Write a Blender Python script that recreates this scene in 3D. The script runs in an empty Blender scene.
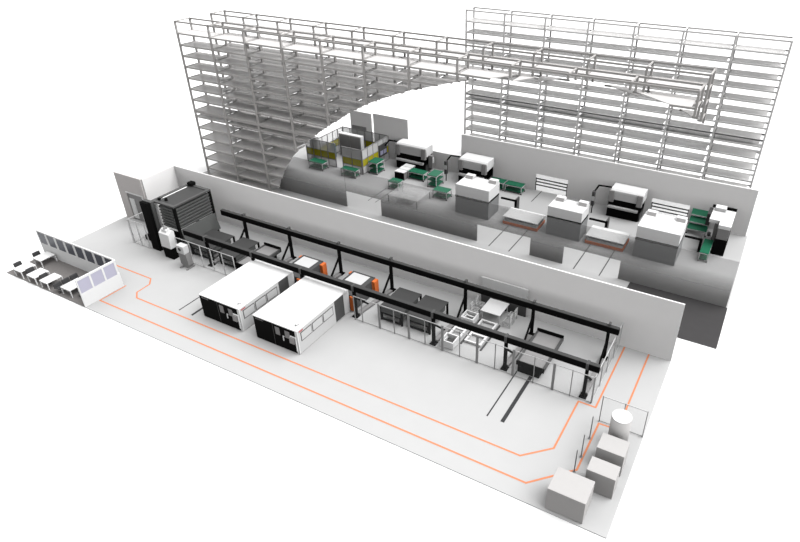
import bpy, math, bmesh
from mathutils import Vector

scene = bpy.context.scene
COL = scene.collection

# ------------------------------------------------------------------ materials
def mat(name, col, rough=0.6, metal=0.0, noise=0.0, scale=3.0, spec=0.15):
    m = bpy.data.materials.new(name); m.use_nodes = True
    nt = m.node_tree; b = nt.nodes['Principled BSDF']
    b.inputs['Roughness'].default_value = rough
    b.inputs['Metallic'].default_value = metal
    b.inputs['Specular IOR Level'].default_value = spec
    c = (*col, 1) if len(col) == 3 else col
    if noise:
        tc = nt.nodes.new('ShaderNodeTexCoord')
        n = nt.nodes.new('ShaderNodeTexNoise'); n.inputs['Scale'].default_value = scale
        n.inputs['Detail'].default_value = 4
        r = nt.nodes.new('ShaderNodeValToRGB')
        r.color_ramp.elements[0].position = .3; r.color_ramp.elements[1].position = .7
        r.color_ramp.elements[0].color = (*[x * (1 - noise) for x in c[:3]], 1)
        r.color_ramp.elements[1].color = (*[min(1, x * (1 + noise)) for x in c[:3]], 1)
        nt.links.new(tc.outputs['Object'], n.inputs['Vector'])
        nt.links.new(n.outputs['Fac'], r.inputs['Fac'])
        nt.links.new(r.outputs['Color'], b.inputs['Base Color'])
    else:
        b.inputs['Base Color'].default_value = c
    return m

def clear(name, col, opacity, rough=0.3):
    m = bpy.data.materials.new(name); m.use_nodes = True
    nt = m.node_tree; nt.nodes.clear()
    o = nt.nodes.new('ShaderNodeOutputMaterial'); mx = nt.nodes.new('ShaderNodeMixShader')
    t = nt.nodes.new('ShaderNodeBsdfTransparent'); p = nt.nodes.new('ShaderNodeBsdfPrincipled')
    p.inputs['Base Color'].default_value = (*col, 1); p.inputs['Roughness'].default_value = rough
    p.inputs['Specular IOR Level'].default_value = .1
    mx.inputs[0].default_value = opacity
    nt.links.new(t.outputs[0], mx.inputs[1]); nt.links.new(p.outputs[0], mx.inputs[2])
    nt.links.new(mx.outputs[0], o.inputs[0])
    return m

def g(v): return (v, v, v)
M = {
 'ground': mat('ground_white', g(.98), .9, spec=0),
 'floor': mat('floor_screed', g(.49), .9, noise=.012, scale=.6, spec=0),
 'floor2': mat('floor_screed_rear', g(.48), .9, noise=.012, scale=.6, spec=0),
 'carpet': mat('office_carpet', (.21, .20, .195), .9, noise=.05, scale=6, spec=0),
 'apron': mat('apron_grey', (.065, .063, .064), .9, noise=.03, scale=1, spec=0),  # for the floor slab: shade put in as a dark base colour
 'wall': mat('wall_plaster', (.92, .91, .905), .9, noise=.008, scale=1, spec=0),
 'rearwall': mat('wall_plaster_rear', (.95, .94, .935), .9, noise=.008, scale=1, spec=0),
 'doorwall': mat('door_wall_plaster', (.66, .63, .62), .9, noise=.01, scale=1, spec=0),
 'rack': mat('rack_paint', (.46, .445, .435), .6, noise=.02),
 'shelf': clear('shelf_mesh_deck', (.78, .76, .75), .76, .7),
 'rack_pale': mat('rack_paint_pale', (.80, .79, .785), .6, noise=.02),
 'shelf_pale': clear('shelf_mesh_deck_pale', (.60, .59, .585), .70, .7),
 'white': mat('white_paint', g(.82), .5, noise=.006),
 'offwhite': mat('light_grey_paint', g(.62), .5, noise=.01),
 'block': mat('block_paint', (.46, .45, .445), .6, noise=.01),
 'grey': mat('mid_grey_paint', (.27, .265, .265), .5, noise=.02),
 'lgrey': mat('pale_grey_sheet', (.36, .35, .35), .5, noise=.02),
 'cab_low': mat('cabinet_grey', (.27, .275, .28), .5, noise=.02),
 'dgrey': mat('dark_grey_steel', (.085, .085, .085), .5, noise=.03),
 'rim': mat('tray_rim_grey', (.13, .132, .13), .5, noise=.03),
 'charcoal': mat('charcoal_sheet', (.06, .06, .06), .6, noise=.03, scale=1),
 'slate': mat('slate_sheet', (.095, .098, .096), .6, noise=.03, scale=1),
 'black': mat('black_paint', (.006, .006, .006), .7, noise=.05, spec=.02),
 'orange': mat('orange_paint', (.74, .18, .05), .5, noise=.02),
 'line': mat('orange_floor_paint', (.66, .25, .135), .8, noise=.03, scale=8, spec=0),
 'rail': mat('floor_rail_steel', (.045, .045, .047), .5, noise=.05),
 'rail_soft': mat('floor_rail_grey', (.06, .06, .06), .5, noise=.05),
 'green': mat('green_top', (.017, .14, .076), .5, noise=.04),
 'teal': mat('teal_plastic', (.01, .13, .16), .5, noise=.04),
 'yellow': clear('olive_pane', (.52, .47, .02), .80),
 'frame': mat('fence_steel', (.62, .62, .62), .4, noise=.03),
 'fence_dark': mat('fence_post_grey', (.30, .30, .30), .5, noise=.03),
 'red': mat('red_mark', (.48, .12, .12), .5, noise=.02),
 'pane': mat('lavender_pane', (.50, .49, .60), .3, noise=.01),
 'darkpane': mat('dark_pane', (.095, .10, .12), .3, noise=.02),
 'screen': mat('screen_pale', (.42, .42, .58), .3, noise=.01),
 'chair': mat('chair_fabric', (.06, .06, .062), .7, noise=.05),
 'panel': clear('smoked_panel', (.26, .257, .255), .60),
 'glass': clear('clear_panel', (.6, .62, .62), .025),
 'frost': clear('frosted_panel', (.95, .95, .95), .5),
 'tableglass': clear('table_panel', (.9, .9, .9), .22),
}

def graded(m, z0, z1, a0, a1):   # opacity graded by height, denser near the floor edge of the sheet
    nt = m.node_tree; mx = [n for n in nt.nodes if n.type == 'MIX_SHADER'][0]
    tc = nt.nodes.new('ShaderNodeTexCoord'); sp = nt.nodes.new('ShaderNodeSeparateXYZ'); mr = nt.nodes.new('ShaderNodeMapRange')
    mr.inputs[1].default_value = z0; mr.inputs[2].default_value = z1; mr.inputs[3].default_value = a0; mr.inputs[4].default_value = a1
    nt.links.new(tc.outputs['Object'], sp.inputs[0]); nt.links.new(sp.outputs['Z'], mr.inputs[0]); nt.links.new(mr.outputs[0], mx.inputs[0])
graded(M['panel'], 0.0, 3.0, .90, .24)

# ------------------------------------------------------------------ mesh helpers
class MB:
    def __init__(s): s.v = []; s.f = []
    def add(s, vs, fs):
        n = len(s.v); s.v += [tuple(v) for v in vs]; s.f += [tuple(i + n for i in f) for f in fs]; return s
    def box(s, x0, x1, y0, y1, z0, z1):
        return s.add([(x0,y0,z0),(x1,y0,z0),(x1,y1,z0),(x0,y1,z0),(x0,y0,z1),(x1,y0,z1),(x1,y1,z1),(x0,y1,z1)],
              [(0,3,2,1),(4,5,6,7),(0,1,5,4),(1,2,6,5),(2,3,7,6),(3,0,4,7)])
    def hexa(s, b, t):   # four base points, four top points, counter-clockwise from above
        return s.add(list(b) + list(t), [(0,3,2,1),(4,5,6,7),(0,1,5,4),(1,2,6,5),(2,3,7,6),(3,0,4,7)])
    def bar(s, p, q, w, h=None):
        h = h or w; p = Vector(p); q = Vector(q); d = (q - p).normalized()
        up = Vector((0,0,1)) if abs(d.z) < .95 else Vector((0,1,0))
        a = d.cross(up).normalized() * w / 2; b = a.cross(d).normalized() * h / 2
        return s.hexa([p-a-b, p+a-b, p+a+b, p-a+b], [q-a-b, q+a-b, q+a+b, q-a+b])
    def prism(s, pts, axis, a, b):  # polygon in the other two axes, pushed along axis from a to b
        n = len(pts)
        def P(u, v, t): return {'x': (t,u,v), 'y': (u,t,v), 'z': (u,v,t)}[axis]
        return s.add([P(u,v,a) for u,v in pts] + [P(u,v,b) for u,v in pts],
              [tuple(range(n))[::-1], tuple(range(n, 2*n))] + [(i,(i+1)%n,(i+1)%n+n,i+n) for i in range(n)])
    def cyl(s, x, y, z0, z1, r, n=32, r1=None):
        r1 = r if r1 is None else r1
        vs = [(x+r*math.cos(2*math.pi*i/n), y+r*math.sin(2*math.pi*i/n), z0) for i in range(n)]
        vs += [(x+r1*math.cos(2*math.pi*i/n), y+r1*math.sin(2*math.pi*i/n), z1) for i in range(n)]
        return s.add(vs, [tuple(range(n))[::-1], tuple(range(n,2*n))] + [(i,(i+1)%n,(i+1)%n+n,i+n) for i in range(n)])

ORI = {}
def build(name, mb, m, parent=None, bevel=0.0, origin=None, smooth=False):
    o0 = Vector(ORI[parent.name]) if parent else Vector(origin or (0,0,0))
    me = bpy.data.meshes.new(name)
    me.from_pydata([Vector(v) - o0 for v in mb.v], [], mb.f)
    bm = bmesh.new(); bm.from_mesh(me); bmesh.ops.recalc_face_normals(bm, faces=bm.faces); bm.to_mesh(me); bm.free()
    me.materials.append(M[m] if isinstance(m, str) else m)
    o = bpy.data.objects.new(name, me); COL.objects.link(o)
    if parent: o.parent = parent
    else: o.location = o0
    ORI[o.name] = tuple(o0)
    if bevel:
        b = o.modifiers.new('bevel', 'BEVEL'); b.width = bevel; b.segments = 2; b.limit_method = 'ANGLE'
    if smooth:
        for p in me.polygons: p.use_smooth = len(p.vertices) == 4
    return o
def thing(name, label, cat, loc, group=None):
    o = bpy.data.objects.new(name, None); COL.objects.link(o); o.location = loc; o.empty_display_size = .2
    ORI[o.name] = tuple(loc); return tag(o, label, cat, group)
def tag(o, label, cat, group=None):
    o['label'] = label; o['category'] = cat
    if group: o['group'] = group
    return o
def struct(name, mb, m, parent=None):
    o = build(name, mb, m, parent)
    if not parent: o['kind'] = 'structure'
    return o
def dup(root, loc, label, group=None):
    r = root.copy(); COL.objects.link(r); r.location = loc; r['label'] = label
    if group: r['group'] = group
    for ch in list(root.children):
        c = ch.copy(); COL.objects.link(c); c.parent = r
        for gch in list(ch.children):
            d = gch.copy(); COL.objects.link(d); d.parent = c
    return r
B = lambda *a: MB().box(*a)

# ------------------------------------------------------------------ setting
struct('ground', B(-400,350,-200,500,-.5,-.06), 'ground')  # added white backdrop plane; also shuts out sky light from below
struct('floor', B(-55.25,0,0,16.5,-.05,0), 'floor')
struct('floor', B(-57,2.72,19.5,39.2,-.05,0), 'floor2')
struct('floor', B(-55.2,-44.15,.01,3.55,.0,.02), 'carpet')
struct('floor', B(-5.4,2.72,19.5,25.4,0,.012), 'apron')  # dark slab painting in the shade on the floor before the smoked sheet
struct('wall_back', B(-51,0,16.38,16.5,0,5.1), 'wall')
struct('wall_left', B(-51.1,-50.95,12.53,16.38,0,5.1), 'wall')
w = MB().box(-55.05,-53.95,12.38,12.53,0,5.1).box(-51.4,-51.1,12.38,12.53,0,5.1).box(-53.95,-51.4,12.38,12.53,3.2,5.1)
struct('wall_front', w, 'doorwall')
d = struct('door_1', B(-53.95,-51.4,12.46,12.53,0,3.2), 'grey')
struct('door_frame', MB().box(-53.97,-51.45,12.33,12.42,3.1,3.22).box(-51.55,-51.4,12.33,12.42,0,3.12), 'white', d)
struct('glass_strip', B(-53.75,-53.05,12.42,12.47,.25,2.5), 'white', d)
# rear hall walls
w = MB().box(-29.4,-19.9,39,39.2,0,5.0).box(-16.1,-6.95,39,39.2,0,5.0).box(-3.15,2.55,39,39.2,0,5.0)
w.box(-19.9,-16.1,39,39.2,2.05,5.0).box(-6.95,-3.15,39,39.2,2.05,5.0)
struct('wall_rear', w, 'rearwall')
struct('wall_rear_low', B(-36.8,-29.4,39.05,39.2,0,2.2), 'rearwall')
struct('wall_rear_left', MB().box(-45.4,-42.15,39.05,39.2,0,5.4).box(-41.85,-36.8,39.05,39.2,0,5.5), 'rearwall')
struct('window_1', B(-45.2,-43.0,38.98,39.05,2.6,3.5), 'grey')
# the cut-open front wall of the rear hall: smoked see-through sheet with three floor gaps
pz, py0, py1 = 4.4, 25.42, 25.52
def q(x0, x1, z0, z1): pan.box(x0,x1,py0,py1,z0,z1)
pan = MB()
pan.prism([(-45.95,0),(-36.2,0),(-36.2,pz),(-43.2,pz),(-44.39,2.78),(-45.23,1.39)], 'y', py0, py1)
pan.prism([(-36.2,1.85),(-31.7,1.85),(-31.7,0),(-20.5,0),(-20.5,1.85),(-14.95,1.85),(-14.95,0),(-11.7,0),(-11.7,1.85),(-6.5,1.85),(-6.5,0),(2.6,0),(2.6,pz),(-36.2,pz)], 'y', py0, py1)
o = struct('wall_partition', pan, 'panel')

# ------------------------------------------------------------------ high pallet racks
ARC_A = [(-44.95,0.22),(-44.7,0.77),(-44,2.14),(-43.17,3.49),(-42.06,4.98),(-40.75,6.29),(-39.52,7.28),(-37.77,8.6),(-35.85,9.84),(-33.9,11.09),(-31.52,12.38),(-28.61,13.64),(-26.06,14.48),(-23.79,15.18),(-21.38,15.86),(-19.09,16.3),(-16.08,16.76),(-13.19,17.03),(-10.54,17.11),(-7.83,16.92),(-5.14,16.43),(-3.27,15.8),(-2.19,15.24)]
ARC_B = [(-52.07,-4.27),(-51.77,-3.63),(-50.97,-2.06),(-50.02,-0.5),(-48.74,1.21),(-47.23,2.72),(-45.82,3.85),(-43.81,5.37),(-41.6,6.8),(-39.35,8.24),(-36.61,9.73),(-33.27,11.17),(-30.33,12.14),(-27.72,12.95),(-24.94,13.72),(-22.3,14.24),(-18.84,14.76),(-15.52,15.07),(-12.47,15.17),(-9.35,14.95),(-6.25,14.38),(-4.1,13.66),(-2.86,13.02)]
def arc(Y):
    t = (Y - 24.27) / (31.2 - 24.27)
    return [(a[0]+t*(b[0]-a[0]), a[1]+t*(b[1]-a[1])) for a, b in zip(ARC_A, ARC_B)]
def arc_z(x, Y):
    p = arc(Y)
    if x < p[0][0]: return None
    for (x0,z0),(x1,z1) in zip(p, p[1:]):
        if x0 <= x <= x1: return z0 + (z1-z0)*(x-x0)/(x1-x0)
    return p[-1][1]
def arc_x(z, Y):   # where the opening starts and ends at height z
    p = arc(Y); zs = [b for _, b in p]; k = zs.index(max(zs))
    if z >= zs[k]: return None
    l = p[0][0]
    for (x0,z0),(x1,z1) in zip(p[:k], p[1:k+1]):
        if z0 <= z <= z1: l = x0 + (x1-x0)*(z-z0)/(z1-z0)
    r = 99
    for (x0,z0),(x1,z1) in zip(p[k:], p[k+1:]):
        if z1 <= z <= z0: r = x0 + (x1-x0)*(z-z0)/(z1-z0)
    return l, r
LV = [16.3,15.1,13.95,12.8,11.6,10.4,9.2,8.0,7.3,6.0,4.75,3.5,2.27,1.05,.06]
def spans(x0, x1, z, Y, cut):
    if not cut: return [(x0,x1)]
    c = arc_x(z, Y)
    if c is None: return [(x0,x1)]
    out = []
    if x0 < c[0]: out.append((x0, min(x1, c[0])))
    if x1 > c[1]: out.append((max(x0, c[1]), x1))
    return [s for s in out if s[1]-s[0] > .02]
def slab(mb, x0, x1, y0, y1, z, th, cut):
    if not cut: mb.box(x0,x1,y0,y1,z-th,z); return
    a, b = arc_x(z, y0), arc_x(z, y1)
    for side in (0, 1):
        if a is None and b is None:
            mb.box(x0,x1,y0,y1,z-th,z); return
        def edge(c):
            if c is None: return (x0,x1) if side == 0 else None
            return (x0, min(x1,c[0])) if side == 0 else (max(x0,c[1]), x1)
        ea, eb = edge(a), edge(b)
        if a is None or b is None:      # one edge whole
            if side == 1: continue
            ea = ea if a is None else None; eb = eb if b is None else None
            if ea is None: ea = (x0, max(x0,min(x1,a[0])))
            if eb is None: eb = (x0, max(x0,min(x1,b[0])))
        la, lb = ea[1]-ea[0], eb[1]-eb[0]
        if la <= .02 and lb <= .02: continue
        if la < 0: ea = (ea[0],ea[0]) if side == 0 else (ea[1],ea[1])
        if lb < 0: eb = (eb[0],eb[0]) if side == 0 else (eb[1],eb[1])
        mb.hexa([(ea[0],y0,z-th),(ea[1],y0,z-th),(eb[1],y1,z-th),(eb[0],y1,z-th)],
                [(ea[0],y0,z),(ea[1],y0,z),(eb[1],y1,z),(eb[0],y1,z)])
def rack(label, xs, yf, yb, cut, rm, sm, levels, extra, zmin=0):
    t = thing('pallet_rack', label, 'rack', (xs[0], yf, 0), 'tall racks behind the halls')
    pw = .18
    for x in xs:
        for y in (yf, yb):
            z0 = zmin
            if cut:
                a = arc_z(x, y); z0 = 0 if a is None else max(0, a)
            if z0 < 17.4: build('post', B(x-pw/2,x+pw/2,y-pw/2,y+pw/2,z0,17.5), rm, t)
    for y in (yf, yb):
        for z in levels + extra + [17.5]:
            mb = MB()
            for a, b in spans(xs[0], xs[-1], z, y, cut): mb.box(a,b,y-.045,y+.045,z-.16,z)
            if mb.v: build('beam', mb, rm, t)
    n = 0; rest = MB()                        # short cross bars from front to back
    for z in [17.5] + levels:
        for x in xs:
            if cut:
                f = arc_z(x, yf); k = arc_z(x, yb)
                if (f is not None and z < f) or (k is not None and z < k): continue
            n += 1
            if n <= 96: build('cross_bar', B(x-.06,x+.06,yf,yb,z-.1,z), rm, t)
            else: rest.box(x-.06,x+.06,yf,yb,z-.1,z)
    if rest.v: build('cross_bars', rest, rm, t)['kind'] = 'stuff'
    for i in range(len(xs)-1):
        for z in levels:
            mb = MB(); slab(mb, xs[i]+.12, xs[i+1]-.34, yf+.05, yb-.05, z-.02, .06, cut)
            if mb.v: build('shelf', mb, sm, t)
    return t
X1 = [-55.75 + 4.8*k for k in range(12)]
rack('front grey high rack with the big arch cut out, nearest of three', X1, 24.27, 26.25, True, 'rack', 'shelf', LV, [7.85])
rack('grey high rack with arch cut out, standing directly behind the front rack', X1, 29.2, 31.2, True, 'rack', 'shelf', LV, [7.85])
X3 = [-31.9 + 4.8*k for k in range(8)]
rack('pale uncut high rack at the back right behind the rear hall wall', X3, 44.75, 46.7, False, 'rack_pale', 'shelf_pale', LV[:-2], [6.85,7.95])

# ------------------------------------------------------------------ floor markings and rails
def path(pts, w, z0, z1):
    mb = MB()
    for i in range(len(pts)-1):
        p, r = Vector((*pts[i],0)), Vector((*pts[i+1],0)); d = (r-p).normalized()
        n = Vector((-d.y,d.x,0))*w/2; e = d*w*.35
        p = p - e if i else p; r = r + e if i < len(pts)-2 else r
        c = [p-n, r-n, r+n, p+n]; dz = .0008*(i % 2)
        mb.hexa([(v.x,v.y,z0) for v in c], [(v.x,v.y,z1+dz) for v in c])
    return mb
inner = [(-48,5.53),(-42.95,5.53),(-42.28,4.88),(-42.2,3.52),(-41.5,2.95),(-10.4,2.92),(-6.2,3.0),(-4.67,4.5),(-4.65,9.1)]
inner = [(-48,5.53),(-42.95,5.53),(-42.28,4.88),(-42.2,3.52),(-41.5,2.95),(-6.3,2.95),(-4.68,4.5),(-4.65,9.15),(-3.45,9.15),(-3.42,16.37)]
outer = [(-43.9,3.75),(-43.9,1.22),(-5.2,1.25),(-2.88,3.6),(-2.83,7.86),(-1.6,7.9),(-1.6,16.37)]
tag(build('floor_line', path(inner,.13,0,.005), 'line'), 'inner orange guide line on the floor running round the black gantry fence', 'floor marking', 'orange guide lines')
tag(build('floor_line', path(outer,.13,0,.005), 'line'), 'outer orange guide line on the floor, close to the front edge and passing the cylinder', 'floor marking', 'orange guide lines')
def frail(x, y0, y1, w, label, m='rail'):
    tag(build('floor_rail', B(x-w/2,x+w/2,y0,y1,0,.015), m, origin=(x,y0,0)), label, 'floor rail', 'dark rails let into the floors')
frail(-36.92,3.44,9.5,.09,'thin dark floor rail left of the first white laser cabin')
frail(-35.45,3.44,9.5,.2,'thick dark floor rail beside the first white laser cabin')
frail(-9.52,4.95,9.9,.09,'thin dark floor rail in front of the black pallet trolley')
frail(-8.42,4.95,9.9,.26,'thick dark floor rail in front of the black pallet trolley')
frail(-35.05,27.7,31.3,.08,'rear hall floor rail at the leftmost gap, left of its pair','rail_soft')
frail(-34.1,27.7,31.0,.08,'rear hall floor rail at the leftmost gap, right of its pair','rail_soft')
frail(-19.05,25.1,29.8,.09,'rear hall floor rail at the middle gap, left of its pair','rail_soft')
frail(-16.95,25.1,29.8,.09,'rear hall floor rail at the middle gap, right of its pair','rail_soft')
frail(-10.5,25.1,30.1,.09,'rear hall floor rail at the right gap, left of its pair','rail_soft')
frail(-8.1,25.1,30.1,.09,'rear hall floor rail at the right gap, right of its pair','rail_soft')
frail(-19.1,36.1,39.2,.09,'floor rail leading out of the left rear opening, left of its pair','rail_soft')
frail(-16.6,37.4,39.2,.09,'floor rail leading out of the left rear opening, right of its pair','rail_soft')
frail(-6.25,36.5,39.2,.09,'floor rail leading out of the right rear opening, left of its pair','rail_soft')
frail(-3.9,37.0,39.2,.09,'floor rail leading out of the right rear opening, right of its pair','rail_soft')

# ------------------------------------------------------------------ office corner
t = thing('office_partition', 'white office partition with a row of dark panes along the front left floor corner', 'partition', (-44.15,3.55,0))
wl = MB().box(-55.15,-44.05,3.55,3.65,0,1.35).box(-55.15,-44.05,3.55,3.65,2.55,2.68)
nx = 8; step = (55.0-44.15)/nx
for i in range(nx+1): wl.box(-55.15+i*step-(.0 if i == 0 else .13), -55.03+i*step+.05, 3.55,3.65,1.35,2.55)
build('rear_panel', wl, 'white', t)
for i in range(nx): build('window_pane', B(-54.98+i*step,-55.28+(i+1)*step,3.57,3.63,1.35,2.55), 'darkpane', t)
wr = MB().box(-44.15,-44.05,0,3.55,.0,1.3).box(-44.15,-44.05,0,3.55,2.5,2.68)
for y0, y1 in ((0,.1),(1.12,1.28),(2.28,2.44),(3.42,3.55)): wr.box(-44.15,-44.05,y0,y1,1.3,2.5)
build('side_panel', wr, 'white', t)
for y0, y1 in ((.1,1.12),(1.28,2.28),(2.44,3.42)): build('side_pane', B(-44.13,-44.07,y0,y1,1.3,2.5), 'pane', t)
def desk(x0, x1, y0, y1, label):
    t = thing('office_desk', label, 'desk', ((x0+x1)/2,(y0+y1)/2,.02), 'white office desks')
    build('desk_top', B(x0,x1,y0,y1,.71,.76), 'white', t)
    for x in (x0+.04, x1-.04):
        for y in (y0+.04, y1-.04): build('leg', B(x-.035,x+.035,y-.035,y+.035,.02,.71), 'white', t)
    build('crossbar', B(x0+.05,x1-.05,y0+.02,y0+.06,.62,.7), 'white', t)
desk(-54.2,-53.0,2.0,3.4,'white office desk at the back left by the dark-paned partition')
desk(-53.9,-52.72,.05,1.42,'white office desk leftmost in the front row')
desk(-51.9,-50.7,.04,1.36,'white office desk second from left in the front row')
desk(-50.05,-48.95,.04,1.42,'white office desk third from left in the front row')
desk(-47.5,-46.2,.3,1.9,'white office desk nearest the lavender-paned side panel')
chair0 = None
def office_chair(x, y, face, label):
    global chair0
    if chair0 is None:
        t = thing('office_chair', label, 'chair', (0,0,.02), 'dark office chairs')
        build('seat', B(-.25,.25,-.28,.28,.44,.54), 'chair', t, .03)
        build('backrest', MB().hexa([(-.36,-.34,.45),(-.2,-.34,.45),(-.2,.34,.45),(-.36,.34,.45)],[(-.42,-.33,.85),(-.26,-.33,.85),(-.26,.33,.85),(-.42,.33,.85)]), 'chair', t, .03)
        build('stem', MB().cyl(0,0,.1,.44,.035,10), 'dgrey', t)
        f = MB()
        for k in range(5):
            a = 2*math.pi*k/5; f.bar((0,0,.1),(.27*math.cos(a),.27*math.sin(a),.06),.05)
        build('foot_star', f, 'dgrey', t)
        for k in range(5):
            a = 2*math.pi*k/5; build('caster', MB().cyl(.27*math.cos(a),.27*math.sin(a),.02,.07,.03,8), 'black', t)
        chair0 = t; c = t; c.location = (x,y,.02)
    else: c = dup(chair0, (x,y,.02), label)
    c.rotation_euler.z = face
    return c
# chair parts were built around the origin at floor level .02
office_chair(-54.5,2.7,0,'dark office chair at the desk by the dark-paned partition')
office_chair(-54.2,.8,0,'dark office chair at the leftmost front desk')
office_chair(-52.25,.75,0,'dark office chair at the second desk of the front row')
office_chair(-50.26,.75,0,'dark office chair at the third desk of the front row')
office_chair(-47.85,.45,0,'dark office chair at the nearest desk, front one of three in line')
office_chair(-47.85,1.2,0,'dark office chair at the nearest desk, middle one of three in line')
office_chair(-47.85,1.95,0,'dark office chair at the nearest desk, back one of three in line')
office_chair(-45.8,1.0,math.pi,'dark office chair under the nearest desk beside the side panel')

# ------------------------------------------------------------------ storage tower and consoles
t = thing('storage_tower', 'dark grey sheet storage tower with stacked trays at the left end of the gantry', 'storage tower', (-45.35,12.3,0))
tx0, tx1, ty0, ty1, tz = -46.45, -43.5, 9.92, 14.28, 5.0
for x in (tx0, tx1-.22):
    for y in (ty0, ty1-.22): build('corner_post', B(x,x+.22,y,y+.22,0,tz-.15), 'black', t)
fr = MB().box(tx0,tx1,ty0,ty0+.3,tz-.15,tz).box(tx0,tx1,ty1-.3,ty1,tz-.15,tz).box(tx0,tx0+.3,ty0+.3,ty1-.3,tz-.15,tz).box(tx1-.25,tx1,ty0+.3,ty1-.3,tz-.15,tz)
build('top_frame', fr, 'dgrey', t)
build('top_plate', B(tx0+.5,tx1-.25,ty0+.3,ty1-.3,tz-.2,tz-.08), 'charcoal', t)
build('top_strip', B(tx0+.34,tx0+.48,ty0+1.0,ty1-.6,tz-.2,tz-.06), 'white', t)
build('front_cover', B(tx0+.2,tx1-.22,ty0+.06,ty0+.14,0,2.3), 'black', t)
for k in range(7):
    z = 2.55 + k*.31
    tr = build('tray', B(tx0+.75,tx1-.1,ty0+.08,ty1-.2,z,z+.15), 'slate', t)
    build('tray_rim', B(tx0+.75,tx1-.04,ty0+.04,ty1-.2,z+.15,z+.185), 'rim', tr)
build('guide_rail', MB().box(tx0+.3,tx0+.4,ty0+.02,ty0+.12,2.3,tz-.15).box(tx0+.52,tx0+.62,ty0+.02,ty0+.12,2.3,tz-.15), 'frame', t)
build('side_cover', MB().hexa([(tx1-.1,ty0+.2,.9),(tx1+.4,ty0+.2,.9),(tx1+.4,ty1-.1,.9),(tx1-.1,ty1-.1,.9)],[(tx1-.1,ty0+.2,2.5),(tx1,ty0+.2,2.5),(tx1,ty1-.1,2.5),(tx1-.1,ty1-.1,2.5)]), 'slate', t)
build('hoist_motor', MB().box(tx0+.35,tx0+.95,ty1-.45,ty1+.1,tz,tz+.32), 'black', t, .04)
build('hoist_cap', MB().cyl(tx0+.6,ty0+.45,tz,tz+.18,.14,14).cyl(tx0+1.15,ty0+.75,tz-.1,tz+.14,.14,14), 'black', t, smooth=True)
t = thing('hoist_column', 'tall black column leaning up in front of the storage tower', 'column', (-46.6,9.5,0))
build('front_face', B(-47.15,-46.1,9.2,9.5,0,5.0), 'black', t)
build('rear_face', B(-47.1,-45.95,9.5,9.85,0,5.05), 'dgrey', t)
tag(build('control_box', B(-49.3,-47.7,10.1,10.5,0,.5), 'black', origin=(-48.25,10.3,0), bevel=.03), 'low black box on the floor behind the clear screen left of the tower', 'box')
t = thing('control_console', 'white and black control console with sloping hood before the tower', 'console', (-44.3,9.05,0))
build('base_cabinet', B(-44.88,-43.68,8.75,9.4,0,1.15), 'black', t, .02)
build('upper_cabinet', MB().prism([(8.7,1.15),(9.45,1.15),(9.45,2.75),(9.25,2.95),(8.75,2.6)], 'x', -44.93, -43.63), 'white', t, .03)
build('hood', MB().box(-44.63,-43.98,8.9,9.35,2.6,3.0), 'white', t, .06)
build('display', MB().cyl(-44.3,9.1,3.0,3.05,.19,18), 'grey', t)
t = thing('operator_kiosk', 'small white operator kiosk with round dial standing by the fence', 'kiosk', (-41.7,8.5,0))
build('body', MB().prism([(-42.15,.4),(-41.85,.1),(-41.2,.1),(-41.12,.4),(-41.22,1.5),(-42.15,1.5)], 'y', 8.3, 8.8), 'grey', t)
build('head', B(-42.18,-41.25,8.22,8.82,1.5,2.3), 'offwhite', t, .04)
hd = MB()
n = 18
hd.add([(-41.75+.17*math.cos(2*math.pi*i/n), 8.20, 1.95+.17*math.sin(2*math.pi*i/n)) for i in range(n)] + [(-41.75+.17*math.cos(2*math.pi*i/n), 8.24, 1.95+.17*math.sin(2*math.pi*i/n)) for i in range(n)],
       [tuple(range(n)), tuple(range(n,2*n))] + [(i,(i+1)%n,(i+1)%n+n,i+n) for i in range(n)])
build('dial', hd, 'dgrey', t)
for x in (-42.0, -41.2): build('foot', B(x-.06,x+.07,8.0,8.95,0,.12), 'grey', t)

# ------------------------------------------------------------------ gantry
RY, FY, RZ = 14.3, 9.77, 3.05
t = thing('gantry', 'long black gantry of two overhead beams on braced posts', 'gantry', (-23,12,0))
build('front_beam', B(-42.6,-3.72,FY-.15,FY+.15,RZ-.52,RZ-.02), 'black', t)
build('beam_cap', B(-42.6,-3.72,FY-.15,FY+.15,RZ-.02,RZ+.02), 'charcoal', t)
build('rear_beam', B(-42.6,-3.68,RY-.15,RY+.15,RZ-.52,RZ-.02), 'black', t)
build('beam_cap', B(-42.6,-3.68,RY-.15,RY+.15,RZ-.02,RZ+.02), 'charcoal', t)
for k, x in enumerate((-39.75,-34.2,-28.55,-23.1,-16.0,-10.2,-4.42)):
    xf = (-39.9,-34.3,-28.9,-23.6,-16.35,-10.42,-4.52)[k]
    for y, xx, s in ((RY, x, -1), (FY, xf, 1)):
        post = build('post', B(xx-.1,xx+.1,y-.12,y+.12,0,RZ-.45), 'black', t)
        build('foot_plate', B(xx-.25,xx+.25,y-.25,y+.25,0,.08), 'black', post)
        build('post_head', B(xx-.09,xx+.09,y-.08 if s < 0 else y-.22,y+.22,RZ-.5,RZ+.2 if s < 0 else RZ+.03), 'dgrey', post)
        build('brace', MB().bar((xx,y+s*.1,1.75),(xx,y+s*1.7,.15),.13,.14), 'black', t)
    build('floor_beam', MB().hexa([(xf-.2,FY+.25,0),(xf+.2,FY+.25,0),(x+.2,RY-.25,0),(x-.2,RY-.25,0)],[(xf-.2,FY+.25,.2),(xf+.2,FY+.25,.2),(x+.2,RY-.25,.2),(x-.2,RY-.25,.2)]), 'grey', t)

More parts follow.
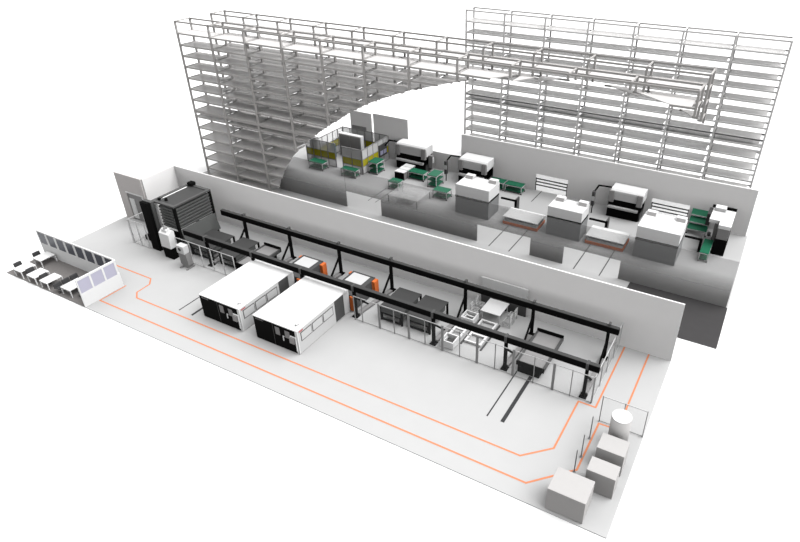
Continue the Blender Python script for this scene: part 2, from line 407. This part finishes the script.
# ------------------------------------------------------------------ laser cabins
def laser(x0, label):
    t = thing('laser_cabin', label, 'machine', (x0,3.85,0), 'white laser cutting cabins')
    x1 = x0+4.26; y0 = 3.85; yb = 10.08; zt = 2.2
    body = build('body', B(x0+.02,x1,y0+.08,yb,.05,zt-.08), 'offwhite', t)
    build('roof', MB().box(x0-.02,x1+.02,y0-.02,yb,zt-.08,zt), 'white', t)
    build('front_panel', B(x0,x1-.22,y0,y0+.08,.05,zt-.08), 'black', t)
    build('corner_trim', B(x1-.22,x1+.01,y0,y0+.08,.05,zt-.08), 'white', t)
    build('plinth', B(x0+.05,x1-.05,y0+.1,yb,0,.05), 'dgrey', t)
    build('side_door', B(x1,x1+.03,8.25,9.35,.12,zt-.08), 'dgrey', t)
    for i, (a, b) in enumerate(((4.2,5.42),(5.5,6.7),(6.78,8.0))):
        f = build('side_window', B(x1,x1+.02,a,b,1.05,1.85), 'dgrey', t)
        build('pane', B(x1+.01,x1+.03,a+.06,b-.06,1.12,1.78), 'offwhite', f)
    build('front_window', B(x0+2.12,x0+2.55,y0-.02,y0,1.2,1.9), 'grey', t)
    build('front_window', B(x0+3.05,x0+3.5,y0-.02,y0,1.2,1.85), 'grey', t)
    build('door_seam', B(x0+1.88,x0+1.91,y0-.01,y0,.08,zt-.1), 'dgrey', t)
    build('door_handle', MB().box(x0+2.82,x0+2.88,y0-.06,y0,.85,1.25).box(x0+2.82,x0+2.95,y0-.06,y0,1.2,1.28), 'white', t)
    mon = build('control_panel', B(x0+3.55,x0+4.0,y0-.16,y0-.02,.95,1.5), 'lgrey', t, .02)
    build('panel_arm', MB().box(x0+3.6,x0+4.15,y0-.1,y0-.04,1.55,1.62).box(x0+4.1,x0+4.17,y0-.12,y0-.04,.35,1.6), 'white', t)
    build('emblem', MB().box(x1+.0,x1+.025,y0+.2,y0+.65,1.93,2.03), 'red', t)
    lg = MB()
    for k in range(6): lg.box(x0+.2+k*.13,x0+.29+k*.13,y0-.01,y0,1.93,1.99)
    build('nameplate', lg, 'grey', t)
    build('roof_mark', MB().bar((x1-.62,y0+.62,zt+.01),(x1-.5,y0+.42,zt+.01),.06,.02).bar((x1-.5,y0+.42,zt+.01),(x1-.4,y0+.75,zt+.01),.06,.02), 'dgrey', t)
    return t
laser(-34.42, 'white-roofed laser cabin with black front, left one of the pair')
laser(-28.7, 'white-roofed laser cabin with black front, right one of the pair')
def changer(x0, lab):
    t = thing('pallet_changer', lab, 'machine', (x0+1.1,11.8,0), 'laser pallet changers')
    x1 = x0+2.25; y0, y1, z = 10.24, 13.35, 1.5
    build('body', B(x0,x1,y0,y1,.1,z), 'dgrey', t)
    build('sheet', B(x0+.18,x1-.42,11.85,13.2,z,z+.02), 'offwhite', t)
    build('rim', MB().box(x0,x1,y1-.1,y1,z,z+.04).box(x0,x0+.1,y0,y1-.1,z,z+.04), 'dgrey', t)
    build('guard_panel', B(x1+.0,x1+.3,12.8,13.35,.2,z-.05), 'orange', t)
    build('guard_panel', B(x0-.25,x0,12.95,13.3,.9,z-.05), 'orange', t)
    build('guard_panel', B(x1-.3,x1+.04,10.1,10.22,.1,1.45), 'orange', t)
    build('base_frame', B(x0+.1,x1-.1,y0+.1,y1-.1,0,.1), 'black', t)
changer(-31.87, 'grey pallet changer with pale sheet and orange guards behind the left laser cabin')
changer(-26.35, 'grey pallet changer with pale sheet and orange guards behind the right laser cabin')

# ------------------------------------------------------------------ dark tables and trolleys inside the gantry
def dark_table(x0, x1, y0, y1, label, z=1.3):
    t = thing('material_table', label, 'table', ((x0+x1)/2,(y0+y1)/2,0), 'dark material tables under the gantry')
    build('table_top', B(x0,x1,y0,y1,z-.06,z), 'charcoal', t)
    build('apron', B(x0+.04,x1-.04,y0+.03,y1-.5,z-.5,z-.06), 'slate', t)
    for x in (x0+.08, x1-.08):
        for y in (y0+.08, y1-.08): build('leg', B(x-.07,x+.07,y-.07,y+.07,0,z-.06), 'black', t)
    build('front_frame', MB().box(x0+.15,x1-.15,y0+.0,y0+.12,z-.62,z-.5).box(x0+.15,x1-.15,y0+.0,y0+.12,.1,.22).box(x0+.15,x0+.27,y0,y0+.12,.22,z-.62).box(x1-.27,x1-.15,y0,y0+.12,.22,z-.62), 'black', t)
    build('lower_shelf', B(x0+.15,x1-.15,y0+.3,y1-.6,.25,.32), 'grey', t)
dark_table(-43.05,-40.2,10.3,13.2,'dark material table beside the storage tower')
dark_table(-39.35,-37.3,10.3,13.45,'dark material table between the tower table and the small black-rimmed trolley')
dark_table(-21.7,-19.55,10.35,13.42,'dark material table in mid gantry, left one of two')
dark_table(-19.25,-17.1,10.5,13.5,'dark material table in mid gantry, right one of two')
def trolley(x0, x1, y0, y1, label, split=None):
    t = thing('pallet_trolley', label, 'trolley', ((x0+x1)/2,(y0+y1)/2,0), 'black-rimmed pallet trolleys')
    build('base', B(x0+.1,x1-.35,y0+.1,y1-.35,0,.8), 'black', t)
    build('deck', B(x0+.15,x1-.15,y0+.1,y1-.1,.8,.98), 'grey', t)
    for x in (x0, x1-.15): build('side_rail', B(x,x+.15,y0,y1,.75,1.05), 'dgrey', t)
    build('end_stop', B(x0,x1,y1-.1,y1,.78,1.25), 'black', t)
    build('end_stop', B(x0,x1,y0-.02,y0+.1,.7,1.05), 'black', t)
    return t
trolley(-36.95,-34.95,9.95,13.75,'small trolley with pale deck and black rims behind the left laser cabin')
trolley(-9.6,-7.5,9.85,13.9,'long black trolley with pale grey deck at the right end of the gantry')

# white frames
t = thing('frame_shuttle', 'white ladder-frame shuttle with raised box ends on the floor, left one', 'frame', (-15.3,11.6,0), 'white floor frames')
for x in (-15.62,-14.76): build('side_rail', B(x-.07,x+.07,9.75,13.9,.28,.45), 'white', t)
for y in (9.85,10.8,11.9,12.9,13.75): build('cross_bar', B(-15.55,-14.83,y-.07,y+.07,.28,.42), 'white', t)
for y in (9.7,13.0):
    build('end_box', MB().box(-15.74,-14.65,y,y+.1,.1,.68).box(-15.74,-14.65,y+.95,y+1.05,.1,.68).box(-15.74,-15.64,y+.1,y+.95,.1,.68).box(-14.75,-14.65,y+.1,y+.95,.1,.68), 'white', t)
    for x in (-15.6,-14.8): build('foot', B(x-.1,x+.1,y+.3,y+.6,0,.1), 'dgrey', t)
t = thing('frame_shuttle', 'flat white ladder-frame on dark floor rails, right one, by the white table', 'frame', (-13.7,13,0), 'white floor frames')
for x in (-14.3,-13.05): build('side_rail', B(x-.075,x+.075,11.0,14.1,.1,.25), 'white', t)
for y in (11.1,12.1,13.1,14.0): build('cross_bar', B(-14.22,-13.13,y-.07,y+.07,.1,.24), 'white', t)
for x in (-14.52,-12.82): build('track', B(x-.06,x+.06,10.7,14.15,0,.1), 'dgrey', t)
# meeting table and ladder-back chairs, screen behind
t = thing('meeting_table', 'white meeting table in front of the back wall', 'table', (-13.75,15.2,0))
build('table_top', B(-14.62,-12.92,14.25,16.15,.84,.9), 'white', t)
for x in (-14.5,-13.04):
    for y in (14.37,16.03): build('leg', B(x-.04,x+.04,y-.04,y+.04,0,.84), 'offwhite', t)
lad = None
def ladder_chair(x, y, rz, label):
    global lad
    if lad is None:
        t = thing('ladder_chair', label, 'chair', (0,0,0), 'pale tube chairs round the white table')
        for sx in (-.28,.28):
            for sy in (-.28,.28): build('leg', B(sx-.025,sx+.025,sy-.025,sy+.025,0,.5 if sx > 0 else 1.15), 'offwhite', t)
        build('seat', MB().box(-.3,.3,-.3,-.24,.5,.55).box(-.3,.3,-.08,-.02,.5,.55).box(-.3,.3,.1,.16,.5,.55).box(-.3,.3,.24,.3,.5,.55).box(-.3,-.24,-.24,.24,.5,.55).box(.24,.3,-.24,.24,.5,.55), 'offwhite', t)
        for z in (.75,.95,1.12): build('back_slat', B(-.3,-.26,-.28,.28,z-.03,z+.03), 'offwhite', t)
        build('stretcher', MB().box(-.28,.28,-.3,-.26,.22,.27).box(-.28,.28,.26,.3,.22,.27), 'offwhite', t)
        lad = t; t.location = (x,y,0); t.rotation_euler.z = rz; return
    c = dup(lad, (x,y,0), label); c.rotation_euler.z = rz
ladder_chair(-15.25,14.6,0,'pale ladder-back chair left of the white meeting table, front one')
ladder_chair(-15.25,15.5,0,'pale ladder-back chair left of the white meeting table, back one')
ladder_chair(-12.3,14.5,math.pi,'pale ladder-back chair right of the white meeting table, front one')
ladder_chair(-12.3,15.4,math.pi,'pale ladder-back chair right of the white meeting table, back one')
t = thing('display_board', 'display board with white upper panel and dark lower panel against the back wall', 'board', (-13.5,16.3,0))
build('upper_panel', B(-15.5,-11.5,16.2,16.3,1.75,2.6), 'white', t)
build('top_edge', MB().box(-15.55,-11.45,16.19,16.31,2.6,2.68).box(-11.55,-11.45,16.19,16.31,1.75,2.6), 'white', t)
build('lower_panel', B(-15.5,-11.5,16.2,16.3,0,1.75), 'dgrey', t)

# ------------------------------------------------------------------ fences
def fence(label, posts, y, h, m, group='steel safety fences', axis='x', wide=()):
    a, b = posts[0], posts[-1]
    def BB(u0,u1,v0,v1,z0,z1): return B(u0,u1,v0,v1,z0,z1) if axis == 'x' else B(v0,v1,u0,u1,z0,z1)
    loc = ((a+b)/2, y, 0) if axis == 'x' else (y,(a+b)/2,0)
    t = thing('safety_fence', label, 'fence', loc, group)
    for i, p in enumerate(posts):
        w = .09 if i in wide else .025
        build('post', BB(p-w,p+w,y-.04,y+.04,0,h), m if i not in wide else m, t)
    build('top_rail', BB(a,b,y-.02,y+.02,h-.05,h), 'frame', t)
    build('bottom_rail', BB(a,b,y-.015,y+.015,.06,.1), m, t)
    for p, r in zip(posts, posts[1:]): build('clear_panel', BB(p+.05,r-.05,y-.008,y+.008,.15,h-.05), 'glass', t)
    return t
fence('steel safety fence between the small kiosk and the left laser cabin', [-43.3,-41.6,-40.2,-38.9,-37.5,-36.1], 9.15, 2.35, 'frame')
xs = [-23.4,-22.65,-21.0,-19.63,-18.3,-16.87,-15.35,-13.9,-12.47,-11.04,-9.62,-8.06,-6.63,-5.35,-3.85]
fence('long steel safety fence along the gantry right of the laser cabins', xs, 9.35, 2.35, 'fence_dark', wide=(2,4,6,8,10,12))
fence('steel safety fence across the right end of the gantry', [9.45,11.25,12.9,14.6,16.1], -3.83, 2.35, 'frame', axis='y')
fence('clear screen with thin frame left of the black column', [-49.7,-48.5,-47.3], 9.1, 2.6, 'frame', 'thin clear screens')
fence('clear screen with thin frame running back towards the door wall', [9.2,10.8,12.3], -49.7, 2.6, 'frame', 'thin clear screens', axis='y')
fence('clear screen with thin grey frame behind the white cylinder', [-2.87,-1.45,-.06], 8.05, 2.25, 'fence_dark', 'thin clear screens')
for i, (y, l) in enumerate(((3.34,'front one of three'),(4.66,'middle one of three'),(6.34,'back one of three'))):
    t = thing('marker_post', 'thin grey post beside the white blocks, ' + l, 'post', (-2.97,y,0), 'thin grey posts')
    build('shaft', B(-3.0,-2.94,y-.03,y+.03,.03,1.95), 'fence_dark', t); build('foot', B(-3.06,-2.88,y-.09,y+.09,0,.03), 'fence_dark', t)

# ------------------------------------------------------------------ white blocks and cylinder
def block(x0,x1,y0,y1,h,label):
    t = thing('service_cabinet', label, 'cabinet', ((x0+x1)/2,(y0+y1)/2,0), 'white service blocks')
    build('body', B(x0,x1,y0,y1,.03,h), 'block', t, .02)
    build('plinth', B(x0+.05,x1-.05,y0+.05,y1-.05,0,.03), 'grey', t)
block(-3.6,-1.42,.16,1.85,1.74,'large white block-shaped cabinet at the front right floor corner')
block(-2.13,-.45,2.52,3.6,1.65,'white block-shaped cabinet behind the corner one, middle of three')
block(-2.1,-.45,4.3,5.6,1.72,'white block-shaped cabinet in front of the white cylinder')
t = thing('storage_tank', 'white upright cylinder tank in front of the clear screen', 'tank', (-1.35,6.75,0))
build('tank_shell', MB().cyl(-1.35,6.75,.03,2.35,.62,48), 'block', t, smooth=True)
build('tank_lid', MB().cyl(-1.35,6.75,2.35,2.4,.6,48), 'white', t, smooth=True)
build('tank_foot', MB().cyl(-1.35,6.75,0,.03,.58,32), 'grey', t, smooth=True)

# ------------------------------------------------------------------ rear hall: cubicle enclosure
t = thing('cubicle_enclosure', 'grey framed enclosure with clear and olive panes at the left of the rear hall', 'enclosure', (-44,36,0))
def encl(axis, fixed, u0, u1, n, name):
    H = 3.1
    def BB(a,b,z0,z1,th=.05):
        return (a,b,fixed-th,fixed+th,z0,z1) if axis == 'x' else (fixed-th,fixed+th,a,b,z0,z1)
    s = (u1-u0)/n; fr = MB()
    for k in range(n+1): fr.box(*BB(u0+k*s-.045,u0+k*s+.045,0,H))
    for z in (0.04,.95,1.85,H-.06): fr.box(*BB(u0,u1,z-.03,z+.05))
    fo = build(name, fr, 'grey', t)
    for k in range(n):
        a, b = u0+k*s+.06, u0+(k+1)*s-.06
        build('upper_pane', MB().box(*BB(a,b,1.91,H-.1,.03)), 'frost', fo)
        build('olive_pane', MB().box(*BB(a,b,1.01,1.81,.03)), 'yellow', fo)
        build('lower_pane', MB().box(*BB(a,b,.1,.91,.03)), 'frost', fo)
encl('x', 33.5, -48.3, -43.8, 4, 'front_wall')
encl('x', 33.2, -42.5, -39.68, 2, 'front_wall')
encl('y', -39.62, 33.25, 38.8, 5, 'side_wall')
encl('x', 38.85, -46.6, -39.75, 6, 'rear_wall')
encl('y', -46.65, 33.6, 38.8, 5, 'side_wall')
build('switch_panel', B(-39.55,-39.43,36.6,38.2,1.0,2.5), 'dgrey', t)
build('display', MB().box(-39.43,-39.39,36.75,37.3,1.25,1.75).box(-39.43,-39.39,37.45,38.05,1.25,1.75), 'screen', t)
build('terminal_box', B(-48.3,-47.2,34.2,34.7,0,2.9), 'grey', t)
t = thing('locker', 'white cupboard with grey double doors inside the olive-paned enclosure', 'cupboard', (-44.2,37,0))
build('carcass', B(-45.85,-42.45,36.98,37.6,.0,2.95), 'white', t)
for x in (-45.75,-44.12): build('door', B(x,x+1.57,36.93,36.98,.1,2.85), 'lgrey', t)
tag(build('work_bin', MB().cyl(-46.1,36.0,0,1.75,.3,20), 'teal', origin=(-46.1,36.0,0), bevel=.05), 'teal round container by the left wall inside the enclosure', 'container')

# green carts
def cart(x0, x1, y0, y1, h, label, tiers=2):
    t = thing('tool_cart', label, 'cart', ((x0+x1)/2,(y0+y1)/2,0), 'green topped carts')
    for x in (x0+.04, x1-.04):
        for y in (y0+.04, y1-.04):
            build('leg', B(x-.04,x+.04,y-.04,y+.04,.12,h-.05), 'white', t)
            build('caster', B(x-.06,x+.06,y-.06,y+.06,0,.12), 'black', t)
    for k in range(tiers):
        z = h - k*(h-.25)/max(1,tiers-1)*(.95 if tiers > 1 else 1)
        build('green_shelf', B(x0,x1,y0,y1,z-.06,z), 'green', t)
    build('frame', MB().box(x0,x1,y0-.01,y0+.03,h-.14,h-.06).box(x0,x1,y1-.03,y1+.01,h-.14,h-.06).box(x0-.01,x0+.03,y0,y1,h-.14,h-.06).box(x1-.03,x1+.01,y0,y1,h-.14,h-.06), 'white', t)
cart(-46.65,-44.55,31.72,32.85,.95,'green cart before the left front wall of the olive-paned enclosure')
cart(-41.8,-39.72,31.77,32.7,.95,'green cart before the right front wall of the olive-paned enclosure')
cart(-39.3,-38.05,33.9,35.5,1.5,'three-tier green cart at the right side wall of the enclosure',3)
cart(-34.3,-32.2,34.9,36.0,.95,'green cart right of the white slab stand under the left press brake')
cart(-31.15,-29.95,34.0,35.7,1.5,'three-tier green cart between the left and middle press brakes',3)
cart(-29.2,-27.4,31.8,33.0,.95,'green cart just left of the left grey and white cabinet')
cart(-34.85,-33.45,31.4,32.5,.95,'small green cart at the head of the leftmost floor rails')
cart(-24.75,-23.0,37.15,38.2,.95,'green cart right of the middle press brake, left one of two')
cart(-22.8,-20.75,37.1,38.2,.95,'green cart near the rear wall opening, right one of two')
cart(-.82,-.02,32.0,34.85,.95,'narrow green cart in front of the bending cell at far right')
t = thing('tiered_rack', 'rack of three tilted green trays by the right rear wall opening', 'rack', (-1.9,37.6,0))
for k in range(3):
    z = .45+.6*k; y = 37.0+.45*k
    build('green_shelf', MB().hexa([(-2.8,y,z),(-.95,y,z),(-.95,y+.62,z+.4),(-2.8,y+.62,z+.4)],[(-2.8,y,z+.05),(-.95,y,z+.05),(-.95,y+.62,z+.45),(-2.8,y+.62,z+.45)]), 'green', t)
    build('shelf_edge', B(-2.82,-.93,y-.03,y+.01,z-.02,z+.07), 'offwhite', t)
for x in (-2.78,-.97):
    build('side_frame', MB().bar((x,37.0,.1),(x,38.4,1.95),.06).bar((x,38.4,.1),(x,38.4,1.95),.06).bar((x,37.0,.15),(x,38.4,.15),.06), 'offwhite', t)
    for y in (37.02,38.38): build('caster', B(x-.06,x+.06,y-.06,y+.06,0,.12), 'black', t)
# white slab stand and pale glass table
t = thing('slab_stand', 'stand of white slabs with black front before the left press brake', 'stand', (-35,35.4,0))
build('base', B(-35.6,-34.4,34.1,36.6,0,.9), 'grey', t)
build('front_cover', B(-35.62,-34.38,34.02,34.12,.0,.92), 'black', t)
for k in range(3): build('slab', B(-35.65,-34.35,34.05+k*.9,34.85+k*.9,.92,1.0), 'white', t)
t = thing('loading_table', 'pale see-through low table right of the leftmost floor rails', 'table', (-31,30,0))
build('table_top', B(-33,-29.2,28.5,31.5,.84,.9), 'tableglass', t)
build('lower_box', B(-32,-30.3,28.8,30.4,.0,.7), 'tableglass', t)
for x in (-32.9,-29.3):
    for y in (28.6,31.4): build('leg', B(x-.05,x+.05,y-.05,y+.05,0,.84), 'offwhite', t)

# press brakes
def press(x0, x1, y0, y1, label, h=3.2, arm=True, pend=True, side=False):
    t = thing('press_brake', label, 'machine', ((x0+x1)/2,(y0+y1)/2,0), 'white press brakes')
    build('base', B(x0,x1-.1,y0+.35,y1,0,1.0), 'black', t)
    build('bed', B(x0+.05,x1-.25,y0+.1,y0+.45,1.05,1.3), 'offwhite', t, .03)
    build('tool_gap', B(x0+.0,x1-.0,y0+.45,y1,1.0,2.05), 'black', t)
    build('side_frame', MB().box(x0-.02,x0+.14,y0+.5,y1,.0,2.2).box(x1-.14,x1,y0+.5,y1,0,2.2), 'dgrey', t)
    build('ram', MB().prism([(y0+.5,2.0),(y1+.1,2.1),(y1+.1,h-.12),(y1-.1,h),(y0+.55,h),(y0+.35,h-.2)], 'x', x0+.1, x1+.1), 'white', t, .06)
    for x in (x0, x1-.5): build('ram_guard', MB().prism([(y0+.1,1.75),(y0+.6,1.65),(y0+.6,h-.15),(y0+.25,h-.2)], 'x', x, x+.55), 'grey', t, .05)
    build('ram_front', B(x0+.5,x1-.5,y0+.34,y0+.42,2.0,h-.35), 'offwhite', t)
    if arm:
        build('pendant_arm', MB().bar((x0+.1,y0+1.1,h-.2),(x0-1.3,y0+.9,h-.2),.13).bar((x0-1.3,y0+.95,h-.2),(x0-1.55,y0+.3,h-.75),.13), 'black', t)
        if pend:
            pd = build('control_pendant', MB().box(x0-1.7,x0-1.4,y0+.0,y0+.4,.9,2.5), 'dgrey', t)
            build('display', B(x0-1.75,x0-1.35,y0-.03,y0+.0,1.5,2.0), 'offwhite', pd)
            build('pendant_pole', MB().cyl(x0-1.55,y0+.2,0,.9,.06,10), 'black', pd)
    if side: build('side_cabinet', MB().box(x1+.1,x1+.6,y0+.9,y0+1.4,.6,2.1), 'grey', t); build('light_panel', B(x1+.6,x1+.64,y0+1.0,y0+1.3,1.2,1.9), 'white', t)
press(-37.35,-33.2,36.75,38.7,'white press brake right of the olive-paned enclosure, leftmost of three',3.25,True,False,True)
press(-28.5,-25.0,36.3,38.6,'white press brake behind the left grey and white cabinet, middle of three',3.15)
press(-10.95,-7.55,36.5,38.6,'white press brake between two grey and white cabinets, rightmost of three',3.15)

# two-tone cabinets
def cabinet(x0, x1, y0, y1, h, label, grp='two-tone machine cabinets', ARM=1.9):
    t = thing('machine_cabinet', label, 'cabinet', ((x0+x1)/2,(y0+y1)/2,0), grp)
    build('lower_body', B(x0,x1,y0,y1,0,1.88), 'cab_low', t)
    build('black_band', B(x0-.01,x1+.01,y0-.015,y1,1.88,2.09), 'black', t)
    build('upper_body', B(x0,x1,y0,y1,2.09,h), 'white', t)
    for xa in (x0+.15, x1-1.0):
        hd = build('hood', MB().prism([(y1-.75,h),(y1+.02,h),(y1+.02,h+.3),(y1-.5,h+.3)], 'x', xa, xa+.95), 'white', t, .04)
        build('vent', MB().hexa([(xa+.08,y1-.78,h+.01),(xa+.87,y1-.78,h+.01),(xa+.87,y1-.72,h+.01),(xa+.08,y1-.72,h+.01)],[(xa+.08,y1-.54,h+.27),(xa+.87,y1-.54,h+.27),(xa+.87,y1-.48,h+.27),(xa+.08,y1-.48,h+.27)]), 'lgrey', hd)
    build('stand_arm', B(x1,x1+ARM-.15,y1+.5,y1+.7,1.2,1.35), 'black', t)
    st = build('control_stand', B(x1+ARM-.15,x1+ARM,y1+.3,y1+1.15,0.05,1.6), 'dgrey', t)
    build('stand_edge', B(x1+ARM-.2,x1+ARM+.05,y1+.25,y1+.32,0.05,1.55), 'black', st)
cabinet(-25.25,-21.4,29.85,32.4,3.3,'two-tone grey and white cabinet in front of the middle press brake')
cabinet(-15.12,-11.65,30.05,32.3,3.1,'two-tone grey and white cabinet between the two orange-based trolleys')
cabinet(-6.38,-2.55,29.9,33.2,3.25,'two-tone grey and white cabinet farthest right in the rear hall', ARM=1.6)

# orange-based shuttles
def shuttle(x0, x1, y0, y1, label):
    t = thing('shuttle_cart', label, 'trolley', ((x0+x1)/2,(y0+y1)/2,0), 'orange-based shuttle carts')
    build('base', B(x0,x1,y0,y1,.02,.3), 'orange', t)
    build('body', B(x0+.1,x1-.1,y0+.1,y1-.1,.3,.55), 'offwhite', t)
    build('deck', B(x0,x1,y0,y1,.8,.88), 'white', t)
    for x in (x0+.7, x1-1.4): build('lift_unit', B(x,x+.7,y0+.15,y1-.15,.55,.8), 'lgrey', t)
    for x in (x0+.1,x1-.25):
        for y in (y0+.1,y1-.25): build('wheel', B(x,x+.15,y,y+.15,0,.05), 'black', t)
shuttle(-19.8,-16.0,29.95,32.2,'pale shuttle cart on orange base left of the middle two-tone cabinet')
shuttle(-11.1,-7.35,30.15,32.5,'pale shuttle cart on orange base left of the rightmost two-tone cabinet')

# bending cell at far right
t = thing('bending_cell', 'white bending cell with black front at the right end of the rear hall', 'machine', (.2,36,0))
build('front_base', B(.05,1.15,33.9,37.2,0,1.6), 'black', t)
build('body', B(-.3,1.1,35.0,37.4,0,2.7), 'grey', t)
build('front_body', B(.12,1.12,34.05,35.0,1.6,2.7), 'grey', t)
build('top_cover', MB().prism([(-.85,34.9),(.1,34.9),(.1,34.0),(1.17,34.0),(1.17,37.5),(-.85,37.5)], 'z', 2.7, 3.05), 'white', t)
build('top_box', B(-.7,.3,36.9,37.7,3.05,3.4), 'white', t, .03)
build('rear_arm', MB().box(-1.0,1.2,37.7,37.95,3.0,3.2), 'black', t)
build('side_unit', MB().box(-1.2,-.85,36.0,37.6,1.8,3.0), 'charcoal', t)
t = thing('small_stand', 'small pale stand with dark knob beside the narrow green cart', 'stand', (-.6,35.2,0))
build('column', B(-.8,-.4,35.0,35.4,0,1.15), 'offwhite', t)
build('knob', MB().cyl(-.6,35.2,1.15,1.5,.16,12), 'dgrey', t, smooth=True)

# barrier bars in the two rear openings
def bars(x0, x1, label, screen=False):
    t = thing('barrier', label, 'barrier', ((x0+x1)/2,39.1,0), 'three-bar barriers')
    for z in (.72,1.1,1.46): build('bar', B(x0,x1,39.06,39.14,z-.06,z+.06), 'dgrey', t)
    for x in (x0+.04, x1-.04): build('post', B(x-.04,x+.04,39.05,39.15,0,1.55), 'dgrey' , t)
    return t
bars(-19.88,-16.12,'dark three-bar barrier in the left rear wall opening')
bars(-6.93,-3.17,'dark three-bar barrier in the right rear wall opening')

# ------------------------------------------------------------------ light
SKY_0, SKY_Z, SKY_X, SKY_L, SKY_Y, SKY_F = .22, .12, 1.7, .8, 1.3, .22
W = bpy.data.worlds.new('sky'); scene.world = W; W.use_nodes = True
nt = W.node_tree; bg = nt.nodes['Background']
tc = nt.nodes.new('ShaderNodeTexCoord'); sp = nt.nodes.new('ShaderNodeSeparateXYZ')
nt.links.new(tc.outputs['Generated'], sp.inputs[0])
def math_(op, a, b=None):
    n = nt.nodes.new('ShaderNodeMath'); n.operation = op
    for i, v in enumerate((a, b)):
        if v is None: continue
        if isinstance(v, (int, float)): n.inputs[i].default_value = v
        else: nt.links.new(v, n.inputs[i])
    return n.outputs[0]
zc = math_('MAXIMUM', sp.outputs['Z'], 0.0)
xc = math_('MAXIMUM', sp.outputs['X'], 0.0)
yc = math_('MAXIMUM', sp.outputs['Y'], 0.0)
fc = math_('MAXIMUM', math_('MULTIPLY', sp.outputs['Y'], -1.0), 0.0)
s = math_('ADD', math_('MULTIPLY', zc, SKY_Z), SKY_0)
s = math_('ADD', s, math_('MULTIPLY', xc, SKY_X))
lc = math_('MAXIMUM', math_('MULTIPLY', sp.outputs['X'], -1.0), 0.0)
s = math_('ADD', s, math_('MULTIPLY', lc, SKY_L))
s = math_('ADD', s, math_('MULTIPLY', yc, SKY_Y))
s = math_('ADD', s, math_('MULTIPLY', fc, SKY_F))
nt.links.new(s, bg.inputs['Strength'])
bg.inputs['Color'].default_value = (1, 1, 1, 1)
sun = bpy.data.lights.new('sun', 'SUN'); sun.energy = 2.75; sun.angle = math.radians(50)
so = bpy.data.objects.new('sun', sun); COL.objects.link(so)
so.rotation_euler = Vector((-.5,-.22,-1)).to_track_quat('-Z','Y').to_euler(); so.location = (10,10,40)
scene.cycles.diffuse_bounces = 0
scene.cycles.transparent_max_bounces = 24

# ------------------------------------------------------------------ camera
cd = bpy.data.cameras.new('camera'); cam = bpy.data.objects.new('camera', cd); COL.objects.link(cam)
F, PX, PY, PT, YW = 613.17, 450.25, 267.19, .5638213, -.4995224
cd.sensor_width = 36; cd.lens = F/800*36; cd.shift_x = (400-PX)/800; cd.shift_y = -(271-PY)/800
cd.clip_end = 2000; cd.clip_start = .5
cam.location = (2.25,-21.69,30)
fw = Vector((math.sin(YW)*math.cos(PT), math.cos(YW)*math.cos(PT), -math.sin(PT)))
cam.rotation_euler = fw.to_track_quat('-Z','Y').to_euler()
scene.camera = cam
vs = scene.view_settings
vs.view_transform = 'Standard'; vs.look = 'None'; vs.gamma = 1; vs.use_curve_mapping = False; vs.exposure = 0
